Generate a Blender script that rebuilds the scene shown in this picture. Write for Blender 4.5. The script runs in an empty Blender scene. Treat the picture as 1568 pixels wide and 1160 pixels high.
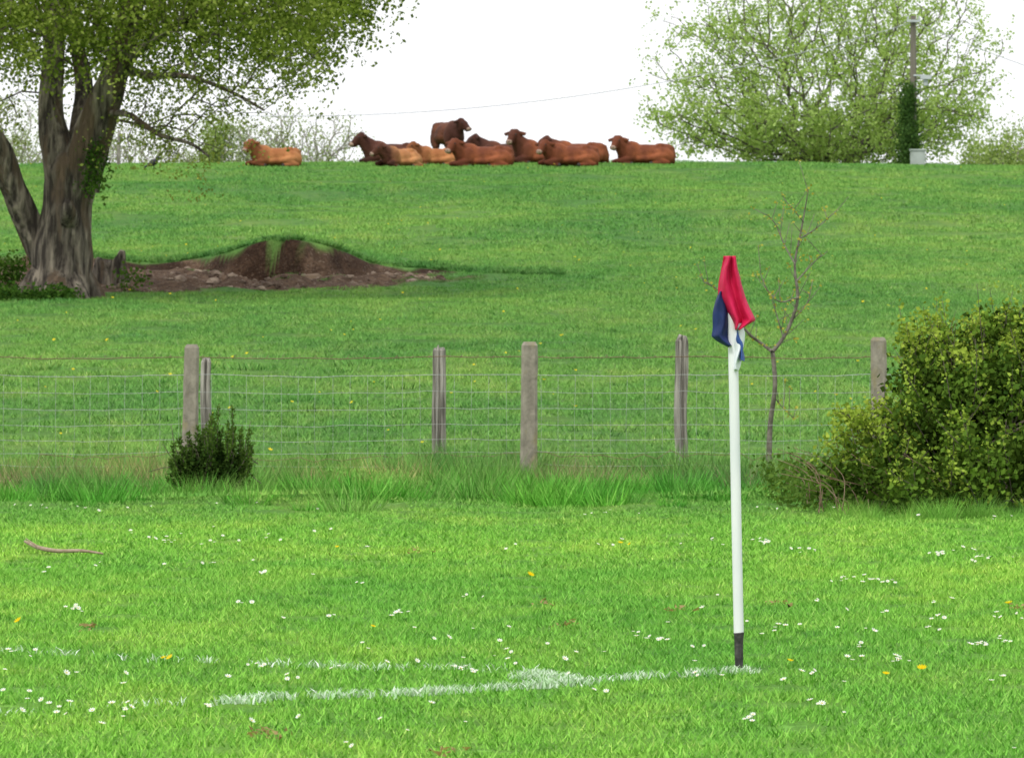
import bpy, bmesh, math, numpy as np
from mathutils import Vector, Matrix, noise as mn
rng=np.random.default_rng(7)
F=7940.0; CH=1.33; VH=502.0
S=bpy.context.scene
col=S.collection
def P(u,v,y): return np.array([(u-784)*y/F, y, CH+(VH-v)*y/F])
def link(o,parent=None):
    col.objects.link(o)
    if parent is not None: o.parent=parent
    return o
def empty(name):
    e=bpy.data.objects.new(name,None); e.empty_display_size=.2; col.objects.link(e); return e
def mk(name,V,Fc,mat,colr=None,smooth=False,parent=None,extra=None,addobj=True):
    V=np.asarray(V,dtype=np.float32); Fc=np.asarray(Fc,dtype=np.int32); k=Fc.shape[1]
    me=bpy.data.meshes.new(name)
    me.vertices.add(len(V)); me.vertices.foreach_set('co',V.ravel())
    me.loops.add(Fc.size); me.loops.foreach_set('vertex_index',Fc.ravel())
    me.polygons.add(len(Fc)); me.polygons.foreach_set('loop_start',np.arange(len(Fc),dtype=np.int32)*k)
    me.update(calc_edges=True)
    if smooth: me.polygons.foreach_set('use_smooth',np.ones(len(Fc),dtype=bool))
    if colr is not None:
        a=me.attributes.new('Col','FLOAT_COLOR','POINT')
        c=np.ones((len(V),4),dtype=np.float32); c[:,:3]=colr; a.data.foreach_set('color',c.ravel())
    if extra is not None:
        for n_,arr in extra.items():
            a=me.attributes.new(n_,'FLOAT','POINT'); a.data.foreach_set('value',np.asarray(arr,dtype=np.float32))
    if mat: me.materials.append(mat)
    o=bpy.data.objects.new(name,me)
    if addobj: link(o,parent)
    return o
def sst(a,b,x):
    t=np.clip((x-a)/(b-a),0,1); return t*t*(3-2*t)
_h=np.random.default_rng(99).random((256,256))
def vnoise(x,y,s=1.0,o=0):
    x=np.asarray(x)/s+o*17.3; y=np.asarray(y)/s+o*9.1
    xi=np.floor(x).astype(int); yi=np.floor(y).astype(int); fx=x-xi; fy=y-yi
    fx=fx*fx*(3-2*fx); fy=fy*fy*(3-2*fy)
    g=lambda a,b:_h[a%256,b%256]
    return (g(xi,yi)*(1-fx)+g(xi+1,yi)*fx)*(1-fy)+(g(xi,yi+1)*(1-fx)+g(xi+1,yi+1)*fx)*fy*1.0-0.5
# ---------------- materials
def newmat(name):
    m=bpy.data.materials.new(name); m.use_nodes=True; nt=m.node_tree; nt.nodes.clear()
    return m,nt
def N(nt,t,**kw):
    n=nt.nodes.new(t)
    return n
def mixrgb(nt,fac,a,b,mode='MIX'):
    n=nt.nodes.new('ShaderNodeMix'); n.data_type='RGBA'; n.blend_type=mode
    for s,i in ((fac,0),(a,6),(b,7)):
        if isinstance(s,(int,float)): n.inputs[i].default_value=s
        elif isinstance(s,tuple): n.inputs[i].default_value=(*s,1)
        else: nt.links.new(s,n.inputs[i])
    return n.outputs[2]
def noise_fac(nt,vec,scale,detail=3,lo=.35,hi=.65,rough=.55):
    n=N(nt,'ShaderNodeTexNoise'); n.inputs['Scale'].default_value=scale; n.inputs['Detail'].default_value=detail; n.inputs['Roughness'].default_value=rough
    nt.links.new(vec,n.inputs['Vector'])
    m=N(nt,'ShaderNodeMapRange'); m.inputs[1].default_value=lo; m.inputs[2].default_value=hi
    nt.links.new(n.outputs['Fac'],m.inputs[0]); return m.outputs[0]
def maprange(nt,s,a,b,c=0,d=1):
    m=N(nt,'ShaderNodeMapRange'); 
    for i,v in enumerate((a,b,c,d)): m.inputs[i+1].default_value=v
    nt.links.new(s,m.inputs[0]); return m.outputs[0]
def basic(name,c1,c2,scale=8,rough=.8,stretch=(1,1,1),bump=.3,detail=5,c3=None,spec=.3,lo=.35,hi=.65):
    m,nt=newmat(name)
    tc=N(nt,'ShaderNodeTexCoord'); mp=N(nt,'ShaderNodeMapping'); mp.inputs['Scale'].default_value=stretch
    nt.links.new(tc.outputs['Object'],mp.inputs[0])
    f=noise_fac(nt,mp.outputs[0],scale,detail,lo,hi)
    c=mixrgb(nt,f,c1,c2)
    if c3: c=mixrgb(nt,noise_fac(nt,mp.outputs[0],scale*.37,4,.52,.62),c,c3)
    b=N(nt,'ShaderNodeBsdfPrincipled'); b.inputs['Roughness'].default_value=rough; b.inputs['Specular IOR Level'].default_value=spec
    nt.links.new(c,b.inputs['Base Color'])
    if bump:
        bp=N(nt,'ShaderNodeBump'); bp.inputs['Strength'].default_value=min(bump,1); bp.inputs['Distance'].default_value=.02 if bump<=1 else .06
        nt.links.new(f,bp.inputs['Height']); nt.links.new(bp.outputs[0],b.inputs['Normal'])
    o=N(nt,'ShaderNodeOutputMaterial'); nt.links.new(b.outputs[0],o.inputs[0]); return m
def leafmat(name,trans=.35,tint=(1,1,1)):
    m,nt=newmat(name)
    a=N(nt,'ShaderNodeAttribute'); a.attribute_name='Col'
    c=a.outputs['Color']
    d=N(nt,'ShaderNodeBsdfDiffuse'); t=N(nt,'ShaderNodeBsdfTranslucent'); 
    nt.links.new(c,d.inputs[0]); nt.links.new(mixrgb(nt,1.0,c,(1.15,1.15,.6),'MULTIPLY'),t.inputs[0])
    mx=N(nt,'ShaderNodeMixShader'); mx.inputs[0].default_value=trans
    nt.links.new(d.outputs[0],mx.inputs[1]); nt.links.new(t.outputs[0],mx.inputs[2])
    o=N(nt,'ShaderNodeOutputMaterial'); nt.links.new(mx.outputs[0],o.inputs[0]); return m
LAWN=(.24,.515,.075); FIELD=(.195,.39,.085)
def grasscolor(nt):
    g=N(nt,'ShaderNodeNewGeometry'); pos=g.outputs['Position']
    sx=N(nt,'ShaderNodeSeparateXYZ'); nt.links.new(pos,sx.inputs[0])
    c=mixrgb(nt,maprange(nt,sx.outputs[1],34,42),LAWN,FIELD)
    mp=N(nt,'ShaderNodeMapping'); mp.inputs['Scale'].default_value=(1,.4,.3); nt.links.new(pos,mp.inputs[0])
    v=mp.outputs[0]
    c=mixrgb(nt,noise_fac(nt,v,.17,3,.38,.62),c,mixrgb(nt,1.0,c,(.64,.80,.85),'MULTIPLY'))
    c=mixrgb(nt,noise_fac(nt,v,1.1,3,.44,.70,.65),c,mixrgb(nt,1.0,c,(1.48,1.16,1.2),'MULTIPLY'))
    c=mixrgb(nt,noise_fac(nt,v,4.5,1,.55,.75),c,mixrgb(nt,1.0,c,(.72,.80,.85),'MULTIPLY'))
    return c,pos,sx
def grassmat(name,tint=(1,1,1),trans=0):
    m,nt=newmat(name)
    c,pos,sx=grasscolor(nt)
    a=N(nt,'ShaderNodeAttribute'); a.attribute_name='Col'
    c=mixrgb(nt,1.0,c,a.outputs['Color'],'MULTIPLY'); 
    if tint!=(1,1,1): c=mixrgb(nt,1.0,c,tint,'MULTIPLY')
    d=N(nt,'ShaderNodeBsdfDiffuse'); nt.links.new(c,d.inputs[0]); o=N(nt,'ShaderNodeOutputMaterial')
    nt.links.new(d.outputs[0],o.inputs[0])
    return m
def groundmat():
    m,nt=newmat('ground_mat')
    c,pos,sx=grasscolor(nt)
    c=mixrgb(nt,noise_fac(nt,pos,14,4,.3,.7),mixrgb(nt,1.0,c,(.65,.66,.62),'MULTIPLY'),mixrgb(nt,1.0,c,(.88,.88,.88),'MULTIPLY'))
    a=N(nt,'ShaderNodeAttribute'); a.attribute_name='soil'
    d=N(nt,'ShaderNodeAttribute'); d.attribute_name='scarp_shade'
    n1=noise_fac(nt,pos,2.6,6,.38,.64,.7); n2=noise_fac(nt,pos,9,5,.45,.6,.7)
    soil=mixrgb(nt,n1,(.09,.055,.035),(.25,.165,.11)); soil=mixrgb(nt,n2,soil,(.11,.07,.048))
    soil=mixrgb(nt,noise_fac(nt,pos,22,3,.6,.68),soil,(.33,.26,.2))
    soil=mixrgb(nt,d.outputs['Fac'],soil,mixrgb(nt,1.0,soil,(.38,.34,.32),'MULTIPLY'))  # shadow of the eroded scarp painted into the soil colour
    b=N(nt,'ShaderNodeBsdfPrincipled'); b.inputs['Roughness'].default_value=.95; b.inputs['Specular IOR Level'].default_value=.1
    nt.links.new(mixrgb(nt,a.outputs['Fac'],c,soil),b.inputs['Base Color'])
    bp=N(nt,'ShaderNodeBump'); bp.inputs['Strength'].default_value=.9; bp.inputs['Distance'].default_value=.12
    nt.links.new(n1,bp.inputs['Height']); nt.links.new(bp.outputs[0],b.inputs['Normal'])
    o=N(nt,'ShaderNodeOutputMaterial'); nt.links.new(b.outputs[0],o.inputs[0]); return m
M_leaf=leafmat('leaf_mat',.33); M_grass=grassmat('grass_mat'); M_lawn=grassmat('lawn_blade_mat'); M_ground=groundmat()
M_bark=basic('bark_mat',(.045,.036,.03),(.30,.255,.20),9,.95,(1,1,.18),1.2,9,(.15,.105,.07),lo=.4,hi=.62)
M_twig=basic('twig_mat',(.07,.06,.045),(.16,.135,.1),6,.9,bump=0)
M_conc=basic('concrete_mat',(.20,.18,.145),(.34,.31,.25),16,.95,(1,1,.6),bump=.5,detail=9,c3=(.27,.24,.15),lo=.3,hi=.7)
M_wood=basic('weathered_wood_mat',(.11,.10,.085),(.46,.43,.38),34,.9,(1,1,.06),.8,6)
M_wire=basic('wire_mat',(.36,.38,.37),(.48,.5,.5),20,.6,bump=0)
M_rust=basic('rust_mat',(.16,.10,.06),(.25,.18,.12),20,.8,bump=0)
M_white=basic('white_paint_mat',(.74,.77,.80),(.86,.87,.88),9,.5,(1,1,.3),bump=.05)
M_dark=basic('dark_rubber_mat',(.03,.03,.03),(.09,.085,.08),40,.7)
# ---------------- terrain
py=np.array([-3000,-60,0,44,50,60,70,85,100,115,130,145,158,165,172,185,250,500,3000.])
pz=np.array([-2,0,0,0,.12,.6,1.1,1.78,2.6,3.45,4.35,5.3,6.16,6.56,6.82,6.85,6.7,6,2.])
fy=np.arange(-60,500,.5); fz=np.interp(fy,py,pz); kk=np.hanning(15); kk/=kk.sum()
fz=np.convolve(np.pad(fz,(7,7),'edge'),kk,'valid')
def scarp_y(x): return 94.0+vnoise(x,x*0,2.1,3)*4.0+vnoise(x,x*0,.8,5)*1.6+vnoise(x,x*0,.27,7)*.35-.35*np.clip(x+3,0,3)-.25*np.clip(-5.5-x,0,4)
def scarp_w(x): return .05+np.clip(vnoise(x,x*0,1.25,18)+.02,0,1)*3.4
def bankmask(x): return sst(-10.2,-7.8,x)*(1-sst(-2.9,-.7,x))
def lipheight(x): return .26+.50*np.exp(-((x+4.0)/1.35)**2)+.28*vnoise(x,x*0,1.0,15)
def H(x,y):
    x=np.asarray(x,dtype=float); y=np.asarray(y,dtype=float)
    h=np.where(y<500,np.interp(y,fy,fz),np.interp(y,py,pz))
    w=sst(50,90,y)
    h=h+w*(vnoise(x,y,9,1)*.30+vnoise(x,y,3.2,2)*.10)*(1-sst(150,175,y)*.6)
    h=h+vnoise(x,y,.9,4)*(.008+.022*sst(33,50,y))+sst(36,39,y)*(1-sst(44,50,y))*vnoise(x,y,.8,6)*.12
    h=h-sst(100,165,y)*(np.abs(x+1)/17)**2*.12
    ys=scarp_y(x); bm=bankmask(x)
    wide=sst(-14,-9.5,x)*(1-sst(-3.2,2.6,x))
    Ssh=sst(ys-scarp_w(x),ys+.26,y)*bm+sst(ys-3,ys+2,y)*(1-bm)
    h=h+lipheight(x)*wide*Ssh*np.exp(-(np.clip(y-ys,0,99)/8.5)**2)
    fl=bm*sst(86.5,89,y)*(1-Ssh)
    h=h+fl*(vnoise(x,y,.9,8)*.34+vnoise(x,y,.35,9)*.16+.04-.20*sst(ys-1.2,ys-.3,y)*np.exp(-((x+4.2)/1.7)**2))
    return h
def soil(x,y):
    x=np.asarray(x,dtype=float); y=np.asarray(y,dtype=float)
    yf=85.2+(x+7.6)*.80+vnoise(x,y,1.6,11)*3.0+vnoise(x,y,.45,14)*1.4
    ys=scarp_y(x)+.24+vnoise(x,y,.4,12)*.45
    return sst(yf-.2,yf+.2,y)*(1-sst(ys-.08,ys+.08,y))*sst(-9.8,-9.0,x)*(1-sst(-1.5,-.7,x+vnoise(x,y,.7,13)*1.5))
def axis(parts):
    out=[]
    for a,b,d in parts: out.append(np.arange(a,b,d))
    return np.concatenate(out)
xs=axis([(-3000,-400,200),(-400,-60,20),(-60,-20,2),(-20,-10,.5),(-10,1,.08),(1,20,.5),(20,60,2),(60,400,20),(400,3001,200)])
ysx=axis([(-3000,-60,150),(-60,10,3),(10,50,.35),(50,83,.8),(83,98,.08),(98,180,.9),(180,300,4),(300,600,20),(600,3001,200)])
X,Y=np.meshgrid(xs,ysx); Z=H(X,Y); nx=len(xs); ny=len(ysx)
V=np.stack([X,Y,Z],-1).reshape(-1,3)
i=np.arange(nx-1)[None,:]+np.arange(ny-1)[:,None]*nx; i=i.ravel()
scarp_shade=sst(scarp_y(X)-.9,scarp_y(X)-.1,Y)*(.35+.65*sst(-.2,.15,vnoise(X,Y,.6,19)))  # mask for the painted shade along the scarp face, broken up by noise
ground=mk('ground',V,np.stack([i,i+1,i+1+nx,i+nx],1),M_ground,smooth=True,extra={'soil':soil(X,Y).ravel(),'scarp_shade':scarp_shade.ravel()})
# ---------------- grass
def blades(n,sx,sy,hmin,hmax,w,lean,seed,tri=False,radial=False,cvar=.25,yel=.12,pw=1.5):
    r=np.random.default_rng(seed)
    p=np.zeros((n,3)); p[:,0]=(r.random(n)-.5)*sx; p[:,1]=(r.random(n)-.5)*sy
    if radial:
        a=r.random(n)*6.283; q=np.sqrt(r.random(n))*sx*.5; p[:,0]=np.cos(a)*q; p[:,1]=np.sin(a)*q
        la=a+r.normal(0,.6,n)
    else: la=r.random(n)*6.283
    h=hmin+(hmax-hmin)*r.random(n)**pw; L=lean*h*(.3+r.random(n))
    d=np.stack([np.cos(la),np.sin(la),la*0],1); f=r.random(n)*6.283
    s=np.stack([np.cos(f),np.sin(f),f*0],1)*(w*(.6+.8*r.random(n)))[:,None]*.5
    up=np.array([0,0,1.])
    c=np.ones((n,3))*(1+(r.random(n)-.5)*2*cvar)[:,None]
    yl=r.random(n)<yel; c[yl]*=np.array([1.5,1.12,1.6]); 
    if tri:
        V=np.stack([p-s,p+s,p+d*L[:,None]+up*h[:,None]],1).reshape(-1,3)
        Fc=np.arange(n*3).reshape(n,3); C=np.repeat(c,3,0)
    else:
        m=p+d*(L*.35)[:,None]+up*(h*.6)[:,None]; t=p+d*L[:,None]+up*(h*1.0)[:,None]
        V=np.stack([p-s,p+s,m+s*.8,m-s*.8,t+s*.1,t-s*.1],1).reshape(-1,3)
        b=np.arange(n)[:,None]*6
        Fc=np.concatenate([b+np.array([[0,1,2,3]]),b+np.array([[3,2,4,5]])]); C=np.repeat(c,6,0)
    return V,Fc,C
def instancer(name,pts,sizes,child):
    n=len(pts); a=rng.random(n)*6.283
    e=.3; nx_=(H(pts[:,0]+e,pts[:,1])-H(pts[:,0]-e,pts[:,1]))/(2*e); ny_=(H(pts[:,0],pts[:,1]+e)-H(pts[:,0],pts[:,1]-e))/(2*e)
    nx_=np.clip(nx_,-.2,.2); ny_=np.clip(ny_,-.2,.2)
    V=[]
    for k in range(4):
        t=a+k*math.pi/2; q=sizes*math.sqrt(.5)
        dx=np.cos(t)*q; dy=np.sin(t)*q
        V.append(np.stack([pts[:,0]+dx,pts[:,1]+dy,pts[:,2]+dx*nx_+dy*ny_],1))
    V=np.stack(V,1).reshape(-1,3)
    o=mk(name,V,np.arange(4*n).reshape(n,4),None)
    o.instance_type='FACES'; o.use_instance_faces_scale=True; o.instance_faces_scale=1.0
    o.show_instancer_for_render=False; o.show_instancer_for_viewport=False
    link(child,o) if child.name not in col.objects else None
    child.parent=o
    return o
def place(x0,x1,y0,y1,step,jit=.2,filt=None):
    gx,gy=np.meshgrid(np.arange(x0,x1,step),np.arange(y0,y1,step)); gx=gx.ravel()+(rng.random(gx.size)-.5)*jit*step; gy=gy.ravel()+(rng.random(gy.size)-.5)*jit*step
    ok=np.abs(gx)<gy*.099*1.3+1.6
    if filt is not None: ok&=filt(gx,gy)
    gx,gy=gx[ok],gy[ok]
    return np.stack([gx,gy,H(gx,gy)],1)
def patch(name,*a,mat=M_grass,**k):
    V,Fc,C=blades(*a,**k); o=mk(name,V,Fc,mat,C,addobj=False); return o
pts=place(-6,6,14,28,.93,.08); instancer('lawn_grass',pts,np.ones(len(pts)),patch('lawn_patch',2500,1.0,1.0,.010,.036,.006,1.0,1,mat=M_lawn,tri=True,cvar=.24,pw=1.8))
pts=place(-7,7,28,46,.95,.08); instancer('lawn_far_grass',pts,np.ones(len(pts)),patch('lawn_far_patch',1300,1.0,1.0,.010,.034,.009,1.0,11,tri=True,cvar=.18))
pts=place(-12,12,40,84,1.95,.08); instancer('meadow_grass',pts,np.ones(len(pts)),patch('meadow_patch',2500,2.05,2.05,.02,.06,.013,.9,2,tri=True,cvar=.15,yel=.08))
pts=place(-18,18,84,110,.97,.1,filt=lambda x,y:(soil(x,y)+soil(x+.35,y)+soil(x-.35,y)+soil(x,y-.35)+soil(x,y+.35)<.05)); instancer('bank_grass',pts,np.ones(len(pts)),patch('bank_patch',400,1.,1.,.02,.06,.017,.9,3,tri=True,cvar=.15,yel=.08))
pts=place(-27,27,110,175,3.9,.05); instancer('hill_grass',pts,np.ones(len(pts)),patch('hill_patch',2900,4,4,.03,.08,.026,.9,4,tri=True,cvar=.14,yel=.06))
M_tall=grassmat('tall_grass_mat',(.82,.86,.85)); M_lush=grassmat('lush_grass_mat',(.62,.92,.6)); M_dry=grassmat('dry_grass_mat',(1.6,.74,1.5))
def rp(n,f):
    out=[]
    while len(out)<n:
        x=rng.uniform(-7,7); y=rng.uniform(36,49)
        if rng.random()<f(x,y): out.append((x,y))
    a=np.array(out); return np.stack([a[:,0],a[:,1],H(a[:,0],a[:,1])],1)
def strip(x,y):
    return math.exp(-((y-43.2)/2.2)**2)*(.15+.85*(float(vnoise(x,y*.7,.8,21))>.0))
PU=[(u-784)*44/F for u in (294,672,811,1046,1180,1345)]
pts=rp(620,strip); sz=rng.uniform(.4,1.15,len(pts))*(1+.6*np.clip(vnoise(pts[:,0],pts[:,1],1.1,22),-.3,.5))
ex=np.array([[x+rng.normal(0,.16),rng.uniform(43.2,46),0] for x in PU for _ in range(9)]); ex[:,2]=H(ex[:,0],ex[:,1])
pts=np.concatenate([pts,ex]); sz=np.concatenate([sz,rng.uniform(.9,1.35,len(ex))])
hb=np.array([[rng.uniform(2.3,6),rng.uniform(36.0,37.3),0] for _ in range(110)]); hb[:,2]=H(hb[:,0],hb[:,1]); pts=np.concatenate([pts,hb]); sz=np.concatenate([sz,rng.uniform(.3,.7,len(hb))])
gb=np.array([[(322-784)*40.2/F+rng.normal(0,.25),rng.uniform(39.6,41),0] for _ in range(26)]); gb[:,2]=H(gb[:,0],gb[:,1]); pts=np.concatenate([pts,gb]); sz=np.concatenate([sz,rng.uniform(.4,.8,len(gb))])
instancer('tall_grass',pts,sz,patch('tuft',130,.36,.36,.06,.30,.0065,.8,5,radial=True,cvar=.35,yel=.2,pw=1.2,mat=M_tall,tri=True))
def lushf(x,y):
    return math.exp(-((y-40.6)/1.6)**2)*(math.exp(-((x-.1)/1.3)**2)+.5*math.exp(-((x+3.2)/2)**2)+.14)*(.12+.88*(float(vnoise(x,y*.8,.7,25))>-.02))
pts=rp(290,lushf); instancer('lush_grass',pts,rng.uniform(.4,1.3,len(pts)),patch('lush_tuft',130,.38,.38,.05,.21,.0085,.9,6,radial=True,cvar=.38,mat=M_lush,tri=True))
pts=rp(150,lambda x,y: math.exp(-((y-43.0)/1.5)**2)*(1.3*math.exp(-((x+3.6)/.6)**2)+1.0*math.exp(-((x-.6)/.35)**2)+.12+.9*math.exp(-((x+2.6)/.3)**2)+.9*math.exp(-((x-2.6)/.5)**2))); instancer('dry_grass',pts,rng.uniform(.8,1.3,len(pts)),patch('dry_tuft',80,.34,.34,.08,.28,.0055,.8,8,radial=True,cvar=.4,mat=M_dry,tri=True))
def tus(n,y0,y1):
    y=rng.uniform(y0,y1,n); x=rng.uniform(-1,1,n)*y*.12
    k=(vnoise(x,y,4,31)>-.05)&(soil(x,y)<.05)&~((y>80)&(y<91)&(x<0)); x=x[k];y=y[k]; return np.stack([x,y,H(x,y)],1)
pts=np.concatenate([tus(420,50,100),tus(850,98,158)])
instancer('grass_tussocks',pts,rng.uniform(.5,1.2,len(pts)),patch('tussock',60,.5,.4,.03,.10,.016,.9,9,radial=True,tri=True,mat=grassmat('tussock_mat',(.74,.82,.88))))
x=rng.uniform(-9,.8,620); y=scarp_y(x)+.42+rng.random(620)**2*2.6
pts=np.stack([x,y,H(x,y)],1); instancer('bank_lip_grass',pts,rng.uniform(.3,1.1,len(pts)),patch('lip_tuft',50,.35,.3,.04,.12,.016,1.1,10,radial=True,tri=True,mat=grassmat('lip_mat',(.58,.64,.68))))
x=rng.uniform(-9,-.4,3000); y=rng.uniform(84,96,3000); q=(y<scarp_y(x)-scarp_w(x)-.25)&(soil(x,y)>.05)&((soil(x,y)<.9)|(vnoise(x,y,.8,33)>.36)|((x>-2.2)&(vnoise(x,y,.6,34)>.05))); x=x[q];y=y[q]
pts=np.stack([x,y,H(x,y)],1); instancer('sparse_bank_grass',pts,rng.uniform(.3,.65,len(pts)),patch('sparse_tuft',30,.35,.3,.04,.12,.016,1.1,12,radial=True,tri=True,mat=grassmat('sparse_mat',(.75,.75,.75))))
# ---------------- pitch marking (painted blades)
def G(u,v,z=0.0):
    y=F*(CH-z)/(v-VH); return np.array([(u-784)*y/F,y])
def painted(path,n,wid,seed,dens):
    r=np.random.default_rng(seed); pt=np.array([G(*p) for p in path]); seg=np.linalg.norm(np.diff(pt,axis=0),axis=1); cum=np.r_[0,np.cumsum(seg)]
    t=r.random(n)*cum[-1]; x=np.interp(t,cum,pt[:,0])+r.normal(0,wid*.3,n); y=np.interp(t,cum,pt[:,1])+r.normal(0,wid,n)
    d=np.interp(t,cum,dens)*np.clip(.22+2.4*(vnoise(x,y,.09,41)+vnoise(x,y,.33,42)*.9+.08),0.04,1.2); k=r.random(n)<d
    return x[k],y[k]
A=painted([(1165,1029),(1000,1038),(850,1051),(740,1057),(600,1066),(470,1070),(430,1072),(370,1076),(320,1080),(120,1086),(-60,1094)],9500,.045,1,[1,.9,.9,.45,.6,.3,.9,.8,.15,.25,.1])
B=painted([(850,1048),(815,1030),(700,1024),(570,1026),(400,1018),(200,1010),(0,999),(-80,995)],5600,.05,2,[.8,.8,.25,.28,.10,.2,.12,.05])
C_=painted([(800,1036),(885,1047)],1700,.11,3,[1,1])
px=np.concatenate([A[0],B[0],C_[0]]); pyy=np.concatenate([A[1],B[1],C_[1]]); n=len(px)
Vb,Fb,Cb=blades(n,1,1,.012,.034,.007,1.0,77)
base=Vb.reshape(n,6,3); base[:,:,:2]-=base[:,:2,:2].mean(1)[:,None,:]; base[:,:,0]+=px[:,None]; base[:,:,1]+=pyy[:,None]; base[:,:,2]+=H(px,pyy)[:,None]
t_=rng.random(n)[:,None]**1.2; cc=np.array([[.35,.58,.28]])*(1-t_)+np.array([[.80,.86,.80]])*t_
M_paint=leafmat('line_paint_mat',.1); mk('pitch_line_marking',base.reshape(-1,3),Fb,M_paint,np.repeat(cc,6,0))
# ---------------- flowers
cl=[(255,825,6),(1168,828,9),(1440,848,7),(1505,855,8),(1240,843,4),(1215,840,2),(370,920,4),(115,930,8),(605,935,7),(1290,886,6),(1335,886,7),(1365,893,4),(1188,962,3),(980,972,5),(1020,976,4),(1325,963,3),(1322,985,3),(1500,983,8),(1540,980,5),(1380,1008,7),(1305,1005,3),(440,1036,4),(695,1022,5),(720,1024,4),(320,1080,3),(617,1119,1),(1150,1096,5),(1287,1082,1),(1255,1076,3),(1240,1027,2),(1515,943,3),(1560,942,3),(508,940,2),(400,1016,4),(715,910,2),(400,874,3),(555,889,2),(320,830,2),(1060,985,2),(775,838,3),(745,910,1),(475,883,1),(160,862,2),(75,870,3),(60,1000,2),(20,998,3),(100,1086,3),(190,1080,5),(1480,840,4),(1430,920,3),(1440,945,4),(200,815,3),(310,862,2),(660,1080,1),(925,1050,2),(1060,1031,3),(1530,1035,3),(1430,965,3),(425,945,2),(510,1022,2),(70,1072,2),(1085,830,1),(1100,905,1),(1255,925,2),(560,838,1)]
hp=[]
for u,v,k in cl:
    for j in range(k):
        g=G(u+rng.normal(0,9),v+rng.normal(0,2),.045); hp.append((g[0],g[1]))
for j in range(420):
    y=rng.uniform(15,38); x=rng.uniform(-1,1)*y*.12
    if vnoise(x,y,1.3,51)+.14*(x/3)>0.10: hp.append((x,y))
def flowers(name,pos,rad,hz,c_pet,c_mid,npet,seed,cup=.3):
    r=np.random.default_rng(seed); V=[];Fc=[];C=[]
    def add(v,f,c):
        b=len(V); V.extend(v); Fc.extend([[q+b for q in ff] for ff in f]); C.extend([c]*len(v))
    for (x,y) in pos:
        z=float(H(x,y)); h=hz*r.uniform(.75,1.2); R=rad*r.uniform(.6,1.25)
        add([(x-.0015,y,z),(x+.0015,y,z),(x+.0015,y,z+h),(x-.0015,y,z+h)],[(0,1,2,3)],(.1,.3,.03))
        M=Matrix.Rotation(r.uniform(-1.2,1.2),3,'Z')@Matrix.Rotation(r.uniform(0,.8),3,'X')
        c0=Vector((x,y,z+h))
        for k in range(npet):
            a=k*6.283/npet; a1=a-.32*8/npet; a2=a+.32*8/npet
            q=[Vector((0,0,0)),Vector((math.cos(a1)*R*.7,math.sin(a1)*R*.7,R*cup*.6)),Vector((math.cos(a)*R,math.sin(a)*R,R*cup)),Vector((math.cos(a2)*R*.7,math.sin(a2)*R*.7,R*cup*.6))]
            add([tuple(c0+M@w) for w in q],[(0,1,2,3)],c_pet)
        rr=R*.28
        ring=[c0+M@Vector((math.cos(a)*rr,math.sin(a)*rr,R*.15)) for a in (0,1.57,3.14,4.71)]; top=c0+M@Vector((0,0,R*.3))
        add([tuple(w) for w in ring]+[tuple(top)],[(0,1,4,4),(1,2,4,4),(2,3,4,4),(3,0,4,4)],c_mid)
    me=bpy.data.meshes.new(name); me.from_pydata(V,[],[tuple(dict.fromkeys(f)) for f in Fc]); 
    a=me.attributes.new('Col','FLOAT_COLOR','POINT'); c=np.ones((len(V),4)); c[:,:3]=C; a.data.foreach_set('color',c.ravel())
    me.materials.append(M_petal); return link(bpy.data.objects.new(name,me))
M_petal=leafmat('petal_mat',.25)
flowers('daisies',hp,.0125,.045,(.88,.88,.88),(.8,.6,.1),8,5,.4)
dp=[tuple(G(u,v,.05)) for u,v in [(516,838),(950,834),(964,834),(812,877),(571,955),(250,1008),(260,1009),(1357,1027),(1412,1021),(1210,1015),(28,948),(1545,925)]]
flowers('dandelions',dp,.018,.05,(.85,.62,.01),(.85,.5,.01),12,6,.5)
bp_=[]
for j in range(200):
    y=rng.uniform(48,165); x=rng.uniform(-1,1)*y*.11
    if soil(x,y)<.05: bp_.append((x,y))
flowers('buttercups',bp_,.022,.10,(.8,.68,.05),(.8,.6,.02),5,8,.6)
V=[];C=[]
for u,v in [(400,1117),(415,1120),(690,1143),(868,950),(130,955),(1560,925),(1190,920),(1030,928),(635,838),(835,918)]:
    for j in range(16):
        g=G(u+rng.normal(0,12),v+rng.normal(0,2),.03); z=float(H(*g))+rng.uniform(.010,.03)
        d=rng.normal(0,.010,(4,3)); V+= [(g[0]+q[0],g[1]+q[1],z+q[2]*.6) for q in d]; C+=[(.40,.29,.15)]*4
mk('dead_leaves',V,np.arange(len(V)).reshape(-1,4),M_leaf,np.array(C))
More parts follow.
